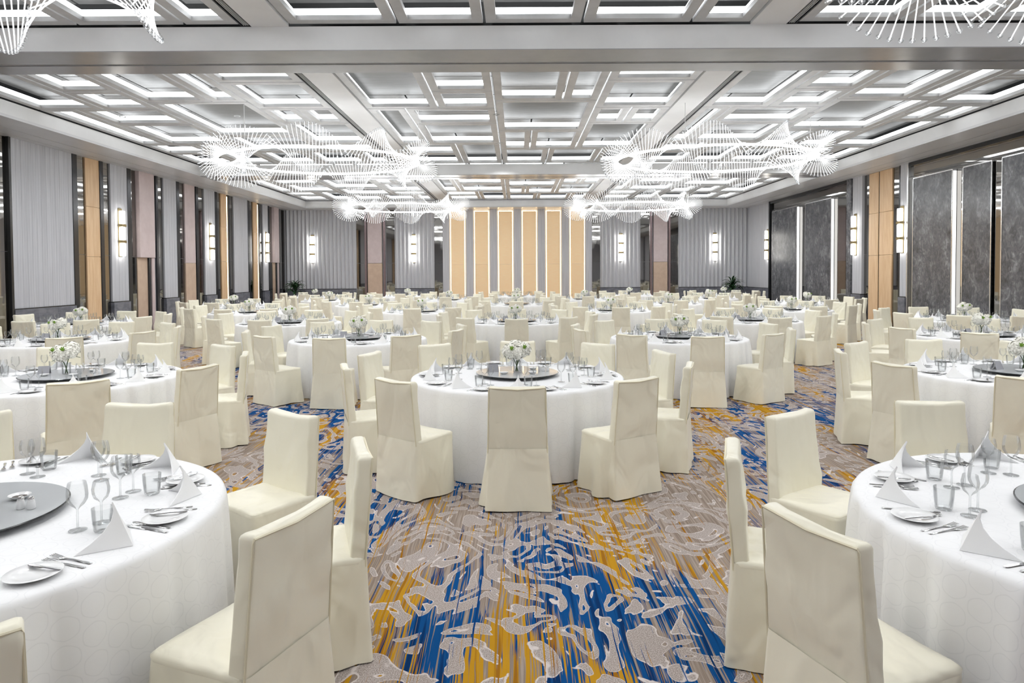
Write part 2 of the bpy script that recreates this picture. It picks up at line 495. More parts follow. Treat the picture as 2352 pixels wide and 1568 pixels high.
LAYOUT = [
 (-10.5, -9.03, 11.02, 14.95), (-9.03, -7.82, 11.02, 13.5), (-9.03, -7.82, 13.5, 14.95), (-10.5, -9.68, 14.95, 19.0),
 (-9.68, -7.82, 14.95, 16.45), (-9.68, -7.82, 16.45, 19.0), (-10.5, -9.05, 19.0, 20.45), (-10.5, -9.05, 20.45, 22.5),
 (-9.05, -7.82, 19.0, 22.5), (-7.82, -6.4, 11.02, 14.35), (-6.4, -5.65, 11.02, 14.35), (-7.82, -5.65, 14.35, 17.9),
 (-5.65, -4.0, 11.02, 12.9), (-5.65, -4.0, 12.9, 14.95), (-5.65, -4.84, 14.95, 16.4), (-4.84, -4.0, 14.95, 16.4),
 (-5.65, -4.0, 16.4, 19.0), (-7.82, -5.65, 17.9, 20.2), (-5.65, -4.0, 19.0, 20.2), (-7.82, -6.35, 20.2, 22.5),
 (-6.35, -4.8, 20.2, 22.5), (-4.8, -4.0, 20.2, 22.5),
 (-3.3, -1.7, 11.02, 15.0), (-1.7, -0.45, 11.02, 13.6), (-1.7, -0.45, 13.6, 15.0), (-3.3, -2.45, 15.0, 19.1),
 (-2.45, -0.45, 15.0, 16.55), (-2.45, -0.45, 16.55, 19.1), (-3.3, -1.71, 19.1, 20.7), (-3.3, -1.71, 20.7, 22.5),
 (-1.71, -0.45, 19.1, 22.5), (-0.45, 0.98, 11.02, 14.35), (0.98, 1.73, 11.02, 14.35), (-0.45, 1.73, 14.35, 17.4),
 (-0.45, 0.40, 17.4, 19.9), (0.40, 1.73, 17.4, 19.9), (1.73, 3.42, 11.02, 12.87), (1.73, 3.42, 12.87, 14.97),
 (1.73, 2.57, 14.97, 16.5), (2.57, 3.42, 14.97, 16.5), (1.73, 3.42, 16.5, 19.9), (-0.45, 0.97, 19.9, 22.5),
 (0.97, 2.55, 19.9, 22.5), (2.55, 3.42, 19.9, 22.5),
 (4.1, 5.55, 11.02, 15.0), (5.55, 6.77, 11.02, 13.55), (5.55, 6.77, 13.55, 15.0), (4.1, 4.77, 15.0, 18.95),
 (4.77, 6.77, 15.0, 16.6), (4.77, 6.77, 16.6, 18.95), (6.77, 8.25, 11.02, 14.35), (8.25, 9.0, 11.02, 14.35),
 (6.77, 9.0, 14.35, 17.45), (9.0, 10.5, 11.02, 12.8), (9.0, 10.5, 12.8, 14.92), (9.0, 9.77, 14.92, 16.4),
 (9.77, 10.5, 14.92, 16.4), (9.0, 10.5, 16.4, 19.9), (6.77, 7.9, 17.45, 19.9), (7.9, 9.0, 17.45, 19.9),
 (4.1, 5.57, 18.95, 20.5), (4.1, 5.57, 20.5, 22.5), (5.57, 6.77, 18.95, 22.5), (6.77, 8.2, 19.9, 22.5),
 (8.2, 9.6, 19.9, 22.5), (9.6, 10.5, 19.9, 22.5)]
DTRIM = MB().lathe([(0.075, 0.0), (0.075, -0.012), (0.058, -0.012), (0.054, 0.0)], 20).mesh('downlight_trim', M['frame_silver'], 40)
for x, y in DOWNLIGHTS:
    link('downlight_trim', DTRIM, ceiling, (x, y, ZC))
def rect_ring(x0, x1, y0, y1, w, z0, z1):
    b = MB()
    o = [(x0, y0), (x1, y0), (x1, y1), (x0, y1)]
    q = [(x0 + w, y0 + w), (x1 - w, y0 + w), (x1 - w, y1 - w), (x0 + w, y1 - w)]
    b.loops([[(x, y, z0) for x, y in o], [(x, y, z1) for x, y in o], [(x, y, z1) for x, y in q], [(x, y, z0) for x, y in q], [(x, y, z0) for x, y in o]], False, False)
    return b
for ys0, ys1, sh in SECT:
    for x0, x1, y0, y1 in LAYOUT:
        y0, y1 = y0 + sh, y1 + sh
        y0, y1 = max(y0, ys0), min(y1, ys1)
        if y1 - y0 < 0.5: continue
        w = 0.15
        fr = build(rect_ring(x0 + 0.022, x1 - 0.022, y0 + 0.022, y1 - 0.022, w, ZC, ZC + 0.07), 'coffer', M['frame_silver'], ceiling)
        # the light strip stands on the frame, set back from its inner edge
        e = 0.06
        build(rect_ring(x0 + w - e, x1 - w + e, y0 + w - e, y1 - w + e, 0.012, ZC + 0.09, ZC + 0.19), 'light_strip', M['led'], fr)
        build(MB().box(x0 + 0.02, x1 - 0.02, y0 + 0.02, y1 - 0.02, ZP, ZP + 0.03), 'coffer_panel', M['coffer_panel'], fr)

# ------------------------------------------------------------------ side walls
def lbox(name, material, y0, y1, z0, z1, d0, d1, parent, side, b=0.0):
    """box on a side wall; d = how far it stands out from the wall face"""
    x0, x1 = (-XW + d0, -XW + d1) if side < 0 else (XW - d1, XW - d0)
    mb = MB()
    if b: mb.bbox(x0, x1, y0, y1, z0, z1, b)
    else: mb.box(x0, x1, y0, y1, z0, z1)
    return build(mb, name, material, parent)
def side_fabric(y0, y1, parent, side, d=0.06):
    n = max(1, round((y1 - y0) / 0.165))
    w = (y1 - y0) / n
    for i in range(n):
        lbox('fabric_plank', M['fabric_wall'], y0 + i * w + 0.002, y0 + (i + 1) * w - 0.002, 0.99, 5.05, 0, d, parent, side, 0.004)
    m_ = max(1, round((y1 - y0) / 0.8)); w = (y1 - y0) / m_
    for i in range(m_):
        lbox('dado_stone', M['dado'], y0 + i * w - 0.01 * (i == 0) + 0.002, y0 + (i + 1) * w + 0.01 * (i == m_ - 1) - 0.002, 0, 0.965, 0, d + 0.05, parent, side, 0.006)
    lbox('dado_cap', M['black'], y0, y1, 0.965, 0.99, 0, d + 0.03, parent, side)
def side_split(name, material, y0, y1, zs, parent, side, d, b=0.006):
    for z0, z1 in zip(zs[:-1], zs[1:]):
        lbox(name, material, y0, y1, z0 + 0.003, z1 - 0.003, 0, d, parent, side, b)

LEFT = [('fabric', 9.0, 12.2), ('post', 12.2, 12.35), ('mirror', 12.35, 13.0), ('fabric', 13.0, 15.0), ('post', 15.0, 15.15), ('mirror', 15.15, 15.92), ('edge', 15.92, 16.0),
        ('fabric', 16.0, 18.22), ('post', 18.22, 18.42), ('mirror', 18.42, 18.8), ('wood', 18.8, 19.42), ('post', 19.42, 19.58),
        ('mirror', 19.58, 19.93), ('fabric', 19.93, 20.78), ('post', 20.78, 20.98), ('mirror', 20.98, 21.32), ('niche', 21.32, 22.2),
        ('post', 22.42, 22.55), ('mirror', 22.55, 22.92), ('fabric', 22.92, 23.78), ('post', 23.78, 23.98), ('mirror', 23.98, 24.38),
        ('pink', 24.38, 25.15), ('post', 25.2, 25.4), ('mirror', 25.4, 25.9), ('fabric', 25.9, 26.8), ('post', 26.8, 27.0), ('mirror', 27.0, 27.38),
        ('woodlight', 27.38, 28.0), ('post', 28.0, 28.15), ('mirror', 28.15, 28.58), ('fabric', 28.58, 30.05), ('post', 30.05, 30.25),
        ('mirror', 30.25, 30.72), ('woodlight', 30.72, 31.3), ('post', 31.3, 31.45), ('mirror', 31.45, 31.85), ('fabric', 31.85, 32.5), ('post', 32.5, 32.7),
        ('mirror', 32.7, 33.15), ('niche', 33.15, 33.8), ('post', 33.9, 34.05), ('mirror', 34.05, 34.93),
        ('fabric', -4.1, -1.0), ('post', -1.0, -0.85), ('mirror', -0.85, -0.2), ('fabric', -0.2, 3.0), ('post', 3.0, 3.15), ('mirror', 3.15, 3.9), ('wood', 3.9, 4.6),
        ('mirror', 4.6, 5.2), ('fabric', 5.2, 8.2), ('post', 8.2, 8.35), ('mirror', 8.35, 9.0)]
def side_items(items, parent, side):
    for kind, y0, y1 in items:
        if kind == 'fabric': side_fabric(y0, y1, parent, side)
        elif kind == 'post': lbox('bronze_post', M['post'], y0, y1, 0, 5.05, 0, 0.075, parent, side, 0.008)
        elif kind == 'edge': lbox('bronze_post', M['black'], y0, y1, 0, 5.05, 0, 0.09, parent, side, 0.006)
        elif kind == 'mirror': side_split('mirror_panel', M['mirror'], y0, y1, [0, 2.35, 5.05], parent, side, 0.012, 0.004)
        elif kind == 'wood': side_split('wood_panel', M['wood'], y0, y1, [0, 2.3, 3.7, 5.05], parent, side, 0.05)
        elif kind == 'woodlight':
            side_split('wood_panel', M['wood'], y0, y1 - 0.1, [0, 2.3, 3.7, 5.05], parent, side, 0.05)
            lbox('light_strip', M['led_warm'], y1 - 0.09, y1 - 0.02, 0.02, 4.98, 0.02, 0.045, parent, side)
        elif kind == 'pink':
            lbox('leather_panel', M['pink'], y0, y1, 2.2, 5.05, 0, 0.06, parent, side, 0.008)
            lbox('leather_panel', M['tan'], y0, y1, 0, 2.195, 0, 0.06, parent, side, 0.008)
        elif kind == 'niche':
            lbox('leather_panel', M['pink'], y0, y1, 2.33, 5.05, 0, 0.14, parent, side, 0.01)
            lbox('niche_back', M['tan'], y0, y1 - 0.3, 0, 2.33, 0, 0.03, parent, side)
            lbox('niche_post', M['post'], y1 - 0.3, y1 - 0.18, 0, 2.33, 0, 0.08, parent, side, 0.006)
            lbox('niche_post', M['pink'], y1 - 0.17, y1, 0, 2.33, 0, 0.11, parent, side, 0.006)
side_items(LEFT, wall_l, -1)

# right wall
def slab(y0, y1, z1=4.52, d=0.13, lit=True):
    s = lbox('marble_slab', M['marble'], y0 + 0.03, y1 - 0.015, 0, z1, 0.02, d, wall_r, 1, 0.004)
    lbox('slab_trim', M['trim_silver'], y0, y1, z1, z1 + 0.03, 0.02, d + 0.01, s, 1)
    lbox('slab_trim', M['trim_silver'], y1 - 0.015, y1 + 0.015, 0, z1, 0.02, d + 0.01, s, 1)
    lbox('slab_trim', M['trim_silver'], y0, y0 + 0.03, 0, z1, d - 0.004, d + 0.01, s, 1)
    if lit:
        lbox('light_strip', M['led_edge'], y0, y0 + 0.025, 0, z1 - 0.02, 0.03, d - 0.006, s, 1)
def portal(y0, y1, stones):
    lbox('mirror_panel', M['mirror'], y0, y1, 0, 4.62, 0.0, 0.012, wall_r, 1, 0.004)
    lbox('mirror_panel', M['mirror'], y0, y1, 4.63, 4.93, 0.0, 0.03, wall_r, 1, 0.004)
    lbox('portal_frame', M['post'], y0, y1, 4.93, 5.05, 0.0, 0.12, wall_r, 1, 0.006)
    for s in stones: slab(*s)
side_fabric(31.85, 34.95, wall_r, 1)
lbox('bronze_post', M['post'], 31.72, 31.84, 0, 5.05, 0, 0.14, wall_r, 1, 0.006)
portal(24.3, 31.72, [(28.62, 31.4), (25.5, 27.8)])
lbox('marble_pilaster', M['marble'], 23.98, 24.28, 0, 5.05, 0, 0.16, wall_r, 1, 0.006)
side_fabric(23.3, 23.95, wall_r, 1, 0.10)
side_items([('mirror', 22.95, 23.3)], wall_r, 1)
side_items([('wood', 22.35, 22.94), ('wood', 21.54, 22.28)], wall_r, 1)
lbox('bronze_post', M['black'], 22.29, 22.34, 0, 5.05, 0, 0.03, wall_r, 1)
side_items([('mirror', 21.12, 21.53), ('post', 21.0, 21.11)], wall_r, 1)
side_fabric(20.62, 20.98, wall_r, 1, 0.10)
lbox('bronze_post', M['trim_silver'], 20.55, 20.61, 0, 5.05, 0, 0.12, wall_r, 1, 0.006)
portal(11.2, 20.55, [(18.42, 20.25), (17.0, 18.1, 4.52, 0.06, False), (14.0, 16.55), (11.6, 13.3)])
side_items([('wood', 10.2, 11.1), ('mirror', 9.5, 10.1), ('fabric', 7.0, 9.4), ('post', 6.8, 6.95), ('mirror', 6.1, 6.75), ('fabric', 2.5, 6.0),
            ('post', 2.3, 2.45), ('mirror', 1.6, 2.25), ('fabric', -4.1, 1.5)], wall_r, 1)

# ------------------------------------------------------------------ back wall
def bbx(name, material, x0, x1, z0, z1, d0, d1, parent, b=0.0):
    mb = MB()
    if b: mb.bbox(x0, x1, YB - d1, YB - d0, z0, z1, b)
    else: mb.box(x0, x1, YB - d1, YB - d0, z0, z1)
    return build(mb, name, material, parent)
PLEAT = 0.205
pl = MB()
w_, dp = PLEAT, 0.095
prof = [(0, 0.0), (0.02, 0.006), (w_ * 0.28, dp * 0.78), (w_ * 0.38, dp * 0.96), (w_ * 0.46, dp), (w_ * 0.56, dp * 0.92), (w_ * 0.85, dp * 0.22), (w_ - 0.004, 0.0)]
pl.loops([[(x, -y, z) for x, y in prof] for z in (1.0, 5.05)], True, True)
PLM = pl.mesh('pleat', M['pleat'], 40)
def pleats(x0, x1):
    n = round((x1 - x0) / PLEAT); s = (x1 - x0) / n / PLEAT
    for i in range(n):
        link('pleat', PLM, wall_b, (x0 + i * PLEAT * s, YB, 0), None, (s, 1, 1))
    m_ = max(1, round((x1 - x0) / 0.9)); w = (x1 - x0) / m_
    for i in range(m_):
        bbx('dado_stone', M['dado'], x0 + i * w + 0.002, x0 + (i + 1) * w - 0.002, 0, 0.97, 0, 0.13, wall_b, 0.006)
    bbx('dado_cap', M['black'], x0, x1, 0.97, 1.0, 0, 0.12, wall_b)
def bmirror(x0, x1):
    bbx('mirror_panel', M['mirror'], x0, x1, 0, 2.3, 0, 0.012, wall_b, 0.004)
    bbx('mirror_panel', M['mirror'], x0, x1, 2.306, 5.05, 0, 0.012, wall_b, 0.004)
pleats(-11.93, -8.3); bmirror(-8.28, -7.84)
pleats(-6.28, -4.27); bmirror(-6.74, -6.3); bmirror(-4.25, -3.82)
pleats(4.33, 6.38); bmirror(3.9, 4.32); bmirror(6.4, 6.92)
pleats(8.38, 11.93); bmirror(7.94, 8.36)
for xa, xb in ((-7.66, -6.93), (7.05, 7.76)):
    bbx('leather_panel', M['pink'], xa, xb, 2.3, 5.05, 0, 0.22, wall_b, 0.008)
    bbx('leather_panel', M['tan'], xa, xb, 0, 2.29, 0, 0.22, wall_b, 0.008)
    for e0, e1 in ((xa - 0.17, xa - 0.06), (xb + 0.06, xb + 0.17)):
        bbx('mauve_post', M['mauve_metal'], e0, e1, 0, 5.05, 0, 0.16, wall_b, 0.006)
for i in range(6):
    c_ = -3.03 + i * 1.232
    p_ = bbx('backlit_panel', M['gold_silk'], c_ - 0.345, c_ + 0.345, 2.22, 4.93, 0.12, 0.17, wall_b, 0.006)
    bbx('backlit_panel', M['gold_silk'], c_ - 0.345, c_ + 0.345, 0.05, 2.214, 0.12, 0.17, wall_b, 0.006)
    lm = MB()
    for xa, xb, za, zb in ((c_ - 0.375, c_ - 0.335, 0.05, 4.96), (c_ + 0.335, c_ + 0.375, 0.05, 4.96), (c_ - 0.375, c_ + 0.375, 4.92, 4.96)):
        lm.box(xa, xb, YB - 0.115, YB - 0.09, za, zb)
    build(lm, 'light_strip', M['led_warm'], p_)
for i in range(7):
    c_ = -3.03 + (i - 0.5) * 1.232
    x0, x1 = c_ - 0.2, c_ + 0.2
    if i == 0: x0, x1 = -3.8, -3.45
    if i == 6: x0, x1 = 3.52, 3.88
    bbx('fabric_bar', M['fabric_wall'], x0, x1, 0, 5.05, 0, 0.13, wall_b, 0.008)

# ------------------------------------------------------------------ wall sconces
def sconce(x, y, rz, label):
    t_ = thing('wall_sconce', label, 'wall lamp', (x, y, 2.33), rz, 'stacked glass wall sconces')
    build(MB().bbox(-0.09, 0.09, 0.0, 0.03, 0.0, 1.45, 0.006), 'backplate', M['brass'], t_)
    for k in range(3):
        z0 = 0.02 + k * 0.485
        g = MB()
        n = 16
        ring = lambda s, z: [(0.11 * s * cos(2 * pi * j / n), 0.09 + 0.055 * s * sin(2 * pi * j / n), z) for j in range(n)]
        g.loops([ring(0.92, z0), ring(1, z0 + 0.03), ring(1, z0 + 0.35), ring(0.92, z0 + 0.38)])
        build(g, 'glass_shade', M['sconce_glass'], t_, 40)
    for k in range(2):
        z0 = 0.415 + k * 0.485
        build(MB().bbox(-0.113, 0.113, 0.01, 0.15, z0, z0 + 0.075, 0.008), 'brass_band', M['brass'], t_)
for yy, d_, w_ in ((20.35, 0.06, 'nearest'), (26.35, 0.06, 'middle'), (32.2, 0.06, 'farthest')):
    sconce(-XW + d_, yy, -pi / 2, 'stacked glass sconce on the left wall, %s of its three' % w_)
for yy, d_, w_ in ((20.85, 0.10, 'nearest, on narrow grey panel beside marble'), (23.72, 0.10, 'second, beside the twin oak panels'), (32.1, 0.06, 'farthest, before the back corner')):
    sconce(XW - d_, yy, pi / 2, 'stacked glass sconce on the right wall, %s' % w_)
for xx, w_ in ((-10.52, 'left corner'), (-5.3, 'left of the gold panels'), (5.38, 'right of the gold panels'), (10.22, 'right corner')):
    sconce(xx, YB - 0.09, pi, 'stacked glass sconce on the pleated back wall, %s' % w_)

# ------------------------------------------------------------------ chandeliers
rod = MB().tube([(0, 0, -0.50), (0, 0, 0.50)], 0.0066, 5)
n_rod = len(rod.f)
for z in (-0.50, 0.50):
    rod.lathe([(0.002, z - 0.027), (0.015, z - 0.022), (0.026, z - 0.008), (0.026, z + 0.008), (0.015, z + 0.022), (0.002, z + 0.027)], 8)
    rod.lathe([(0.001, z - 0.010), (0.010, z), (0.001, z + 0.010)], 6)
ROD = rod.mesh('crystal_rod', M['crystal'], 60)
ROD.materials.append(M['crystal_ball'])
for p_ in ROD.polygons:
    p_.material_index = 0 if p_.index < n_rod or (p_.index - n_rod) % 52 >= 40 else 1
A_, B_ = 2.32, 1.95
ringp = [(A_ * cos(2 * pi * i / 72), B_ * sin(2 * pi * i / 72), 0) for i in range(72)]
RINGM = MB().tube(ringp, 0.024, 8, True).mesh('light_ring', M['led_ring'], 60)
def chandelier(x, y, phase, label):
    t_ = thing('chandelier', label, 'chandelier', (x, y, 4.46), 0, 'oval crystal chandeliers')
    link('light_ring', RINGM, t_)
    N = 210
    for i in range(N):
        a = 2 * pi * i / N
        rad = Vector((cos(a) / A_, sin(a) / B_, 0)).normalized()
        tw = 4.5 * a + phase
        d = rad * cos(tw) + Vector((0, 0, 1)) * sin(tw)
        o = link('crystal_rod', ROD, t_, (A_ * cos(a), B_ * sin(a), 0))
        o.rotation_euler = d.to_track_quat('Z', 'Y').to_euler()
    for a in (0.05, 2.1, 4.2):
        px, py = A_ * cos(a), B_ * sin(a)
        build(MB().tube([(px, py, 0.0), (px, py, ZP - 4.46)], 0.008, 5), 'cable', M['cable'], t_)
for row, yy, w_, pl_, pr_ in ((0, 4.6, 'nearest the camera', 0.54, 2.12), (1, 16.2, 'middle of its three', 1.66, 0.29), (2, 27.8, 'farthest, near the back wall', 0.9, 1.4)):
    chandelier(-4.66, yy, pl_, 'oval crystal chandelier with glowing ring, left line, %s' % w_)
    chandelier(4.75, yy, pr_, 'oval crystal chandelier with glowing ring, right line, %s' % w_)

# ------------------------------------------------------------------ chairs, tables and what stands on them
RNG = random.Random(7)
ZT = 0.775           # top of the cloth
R_T = 1.05
def rrect(hw, y0, y1, r, n=6):
    """rounded rectangle, counter-clockwise, even number of points on the sides"""
    pts = []
    for cx, cy, a0 in ((hw - r, y1 - r, 0), (-hw + r, y1 - r, pi / 2), (-hw + r, y0 + r, pi), (hw - r, y0 + r, 3 * pi / 2)):
        for k in range(4):
            a = a0 + pi / 2 * k / 3
            pts.append((cx + r * cos(a), cy + r * sin(a)))
    out = []
    for i in range(len(pts)):
        a, b = pts[i], pts[(i + 1) % len(pts)]
        out.append(a)
        L = math.hypot(b[0] - a[0], b[1] - a[1])
        if L > 0.05:
            for k in range(1, n + 1):
                out.append((a[0] + (b[0] - a[0]) * k / (n + 1), a[1] + (b[1] - a[1]) * k / (n + 1)))
    return out
def chair_meshes(seed):
    rg = random.Random(seed)
    # backrest cover
    b = MB(); rings = []
    zs = [0.42, 0.47, 0.55, 0.63, 0.71, 0.79, 0.86, 0.91, 0.930, 0.942, 0.949]
    fa = [(rg.uniform(-0.2, 0.2), rg.uniform(0.5, 0.9), rg.uniform(-1, 1), rg.uniform(0.004, 0.011)) for _ in range(5)]
    for z in zs:
        u = (z - 0.42) / 0.53
        hw = 0.226 - 0.012 * u
        yc = -0.200 - 0.045 * u
        th = 0.038 - 0.006 * u
        ins = 0.003 if z > 0.94 else 0.0
        ins = 0.011 if z > 0.945 else ins
        hw -= ins; th -= ins
        ring = []
        for x, y in rrect(hw, yc - th, yc + th, 0.014, 7):
            dd = 0.0
            for fx, fz, sl, am in fa:
                q = (z - fz) - sl * (x - fx)
                dd += 1.3 * am * math.exp(-(q / 0.035) ** 2) * math.exp(-((x - fx) / 0.17) ** 2)
            dd *= min(1.0, max(0.0, (z - 0.47) / 0.12))
            sgn = 1 if y > yc else -1
            sag = 0.006 * sin(pi * (x / hw + 1) / 2) * sin(pi * u)
            dz = -0.016 * (1 - (x / hw) ** 2) * (u ** 6)
            for sx in (-1, 1):      # creases running down from the top corners
                q = (0.93 - z) - 0.9 * (hw - sx * x)
                dd += 0.007 * math.exp(-(q / 0.03) ** 2) * (1 - u * 0.3) * math.exp(-((hw - sx * x) / 0.2) ** 2)
            ring.append((x * (1 + 0.012 * sin(9 * z + seed)), y + sgn * (dd - sag) * (abs(y - yc) > th * 0.5), z + dz))
        rings.append(ring)
    b.loops(rings, False, True)
    back = b.mesh('backrest_cover', M['satin'], 50)
    # skirt: falls from seat height to the carpet, flared, pleated at the corners
    b = MB(); rings = []
    comps = [(rg.randint(3, 9), rg.uniform(0, 6.28), rg.uniform(0.3, 1.0)) for _ in range(4)]
    for z in (0.475, 0.46, 0.42, 0.34, 0.26, 0.18, 0.1, 0.04, 0.006):
        u = 1 - (z / 0.475)
        hw = 0.231 + 0.030 * u
        base = rrect(hw, -0.2465 - 0.026 * u, 0.182 + 0.020 * u, 0.028, 8)
        n = len(base); ring = []
        for i, (x, y) in enumerate(base):
            s = 2 * pi * i / n
            d = sum(a * sin(k * s + p) for k, p, a in comps) * 0.019 * u ** 1.2
            rear = 0.45 if y < -0.2 else 1.0
            corner = -0.022 * u * math.exp(-((abs(x) - hw * 0.80) / 0.035) ** 2) * (1 if y > 0.15 else 0.5)
            L = math.hypot(x, y + 0.02)
            f = 1 + (d * rear + corner) / L
            zz = z + (0.010 * (0.5 + 0.5 * sin(3 * s + seed)) * u ** 4)
            ring.append((x * f, -0.02 + (y + 0.02) * f, zz))
        rings.append(ring)
    b.loops(rings[::-1], False, False)
    skirt = b.mesh('skirt', M['satin'], 60)
    # seat
    b = MB(); rings = []
    for z, ins in ((0.455, 0.0), (0.474, -0.002), (0.486, 0.012), (0.494, 0.05), (0.499, 0.12)):
        rings.append([(x, y, z + 0.004 * sin(11 * x + seed) * sin(9 * y)) for x, y in rrect(0.232 - ins, -0.235 + ins, 0.183 - ins, 0.03, 5)])
    b.loops(rings, False, True)
    seat = b.mesh('seat_cover', M['satin'], 70)
    pp = []
    for z in (0.44, 0.6, 0.78, 0.925):
        u = (z - 0.42) / 0.53
        pp.append((-(0.2245 - 0.012 * u), -0.236 - 0.041 * u, z))
    path = pp + [(-0.211, -0.2775, 0.938), (0.0, -0.2775, 0.924), (0.211, -0.2775, 0.938)] + [(-x, y, z) for x, y, z in pp[::-1]]
    piping = MB().tube(path, 0.0045, 5).mesh('piping', M['piping'], 60)
    return back, skirt, seat, piping
CH = [chair_meshes(s) for s in (3, 11, 29, 47, 61, 83)]

def cloth_mesh(seed):
    rg = random.Random(seed)
    b = MB(); b.uv = []
    seg = 256
    comps = [(2 * rg.randint(13, 16), rg.uniform(0, 6.28), 0.9), (2 * rg.randint(20, 24), rg.uniform(0, 6.28), 0.4)]
    prof = [(0.0, 0.0, 0), (0.4, 0.0, 0), (0.8, 0.0, 0), (1.0, 0.0, 0), (1.03, -0.003, 0), (1.043, -0.010, 0), (1.05, -0.024, 0.02), (1.053, -0.06, 0.08),
            (1.056, -0.14, 0.25), (1.06, -0.26, 0.45), (1.064, -0.40, 0.65), (1.068, -0.54, 0.82), (1.072, -0.67, 0.95), (1.075, -0.765, 1.0)]
    rings = []
    drop = 0
    for r, z, kf in prof:
        ring = []
        for j in range(seg):
            a = 2 * pi * j / seg
            w = 0.0
            for n, p, am in comps:      # hanging folds: round outside, sharp valleys
                ph = n * a * 0.5 + p + 0.5 * sin(3 * a + p)
                w += am * (abs(sin(ph)) ** 0.8 * 2 - 1.2)
            rr = r + (kf ** 0.6) * 0.046 * w * (0.65 + 0.35 * sin(2 * a + seed))
            zz = ZT + z + (0.006 * sin(5 * a + seed) if z < -0.7 else 0)
            ring.append((rr * cos(a), rr * sin(a), max(zz, 0.004)))
            if z > -0.02: b.uv.append((rr * cos(a), rr * sin(a)))
            else: b.uv.append((a * 1.05, z))
        rings.append(ring)
    b.loops(rings, False, False)
    return b.mesh('tablecloth', M['cloth'], 75)
CLOTH = [cloth_mesh(s) for s in (2, 5, 9)]
TOPM = MB().lathe([(0.001, 0.735), (1.02, 0.735), (1.02, 0.765), (0.001, 0.765)], 48).mesh('tabletop', M['wood'])
PEDM = MB().lathe([(0.30, 0.003), (0.30, 0.03), (0.05, 0.06), (0.05, 0.70), (0.18, 0.735)], 16, cap0=True).mesh('pedestal', M['post'])
TURN = MB().lathe([(0.001, 0.034), (0.405, 0.034), (0.405, 0.026), (0.001, 0.026)], 64).mesh('glass_disc', M['turn_glass'], 30)
TRIM = MB().lathe([(0.4055, 0.0335), (0.411, 0.031), (0.411, 0.027), (0.4055, 0.0245)], 64).mesh('dark_rim', M['turn_rim'], 60)
THUB = MB().lathe([(0.13, 0.0), (0.13, 0.012), (0.10, 0.026), (0.001, 0.026)], 24, cap0=True).mesh('hub', M['post'], 30)

def goblet(seg, h=0.195, bowl=0.039):
    return MB().lathe([(0.001, 0.003), (0.034, 0.0015), (0.034, 0.003), (0.010, 0.007), (0.004, 0.014), (0.0036, 0.085), (0.010, 0.093), (0.026, 0.106), (bowl * 0.95, 0.125),
                       (bowl, 0.145), (bowl * 0.93, h - 0.02), (bowl * 0.82, h)], seg)
def tumbler(seg):
    return MB().lathe([(0.001, 0.002), (0.030, 0.001), (0.033, 0.006), (0.038, 0.05), (0.0405, 0.095), (0.0385, 0.095), (0.036, 0.05), (0.030, 0.014), (0.001, 0.014)], seg)
GOB = goblet(20).mesh('wine_glass', M['glass'], 60)
GOB2 = goblet(20, 0.175, 0.034).mesh('wine_glass_small', M['glass'], 60)
TUM = tumbler(20).mesh('tumbler', M['glass'], 50)
PLATE = MB().lathe([(0.001, 0.004), (0.045, 0.004), (0.055, 0.007), (0.086, 0.015), (0.088, 0.0165), (0.086, 0.018), (0.055, 0.0105), (0.046, 0.0075), (0.001, 0.0075)], 32, cap0=False).mesh('bread_plate', M['porcelain'], 60)
def blade(path, thick=0.0022):
    """flat piece of cutlery along +Y from (y, half width, lift)"""
    b = MB()
    b.loops([[(-w, y, z), (w, y, z), (w * 0.75, y, z + thick), (-w * 0.75, y, z + thick)] for y, w, z in path])
    return b
handle = [(-0.09, 0.004, 0.0), (-0.085, 0.008, 0.0), (-0.05, 0.006, 0.0), (0.0, 0.0035, 0.003), (0.03, 0.0035, 0.003)]
fk = blade(handle + [(0.045, 0.010, 0.002), (0.058, 0.012, 0.001)])
for i in range(4):
    x = -0.0096 + i * 0.0064
    fk.loops([[(x - 0.0018, y, z), (x + 0.0018, y, z), (x + 0.0014, y, z + 0.002), (x - 0.0014, y, z + 0.002)] for y, z in ((0.056, 0.001), (0.08, 0.004), (0.1, 0.007))])
FORK = fk.mesh('fork', M['steel'], 40)
KNIFE = blade([(-0.11, 0.005, 0), (-0.10, 0.009, 0), (-0.03, 0.007, 0), (-0.01, 0.005, 0), (0.0, 0.009, 0), (0.08, 0.0095, 0), (0.105, 0.007, 0), (0.115, 0.001, 0)], 0.003).mesh('knife', M['steel'], 40)
BUTTER = blade([(-0.075, 0.004, 0), (-0.07, 0.007, 0), (-0.02, 0.005, 0), (0.0, 0.004, 0), (0.01, 0.008, 0), (0.055, 0.009, 0), (0.07, 0.003, 0)], 0.003).mesh('butter_knife', M['steel'], 40)
SPOON = blade(handle + [(0.045, 0.011, 0.001), (0.06, 0.0175, 0.0), (0.08, 0.019, 0.0), (0.095, 0.013, 0.002), (0.102, 0.003, 0.004)]).mesh('spoon', M['steel'], 40)
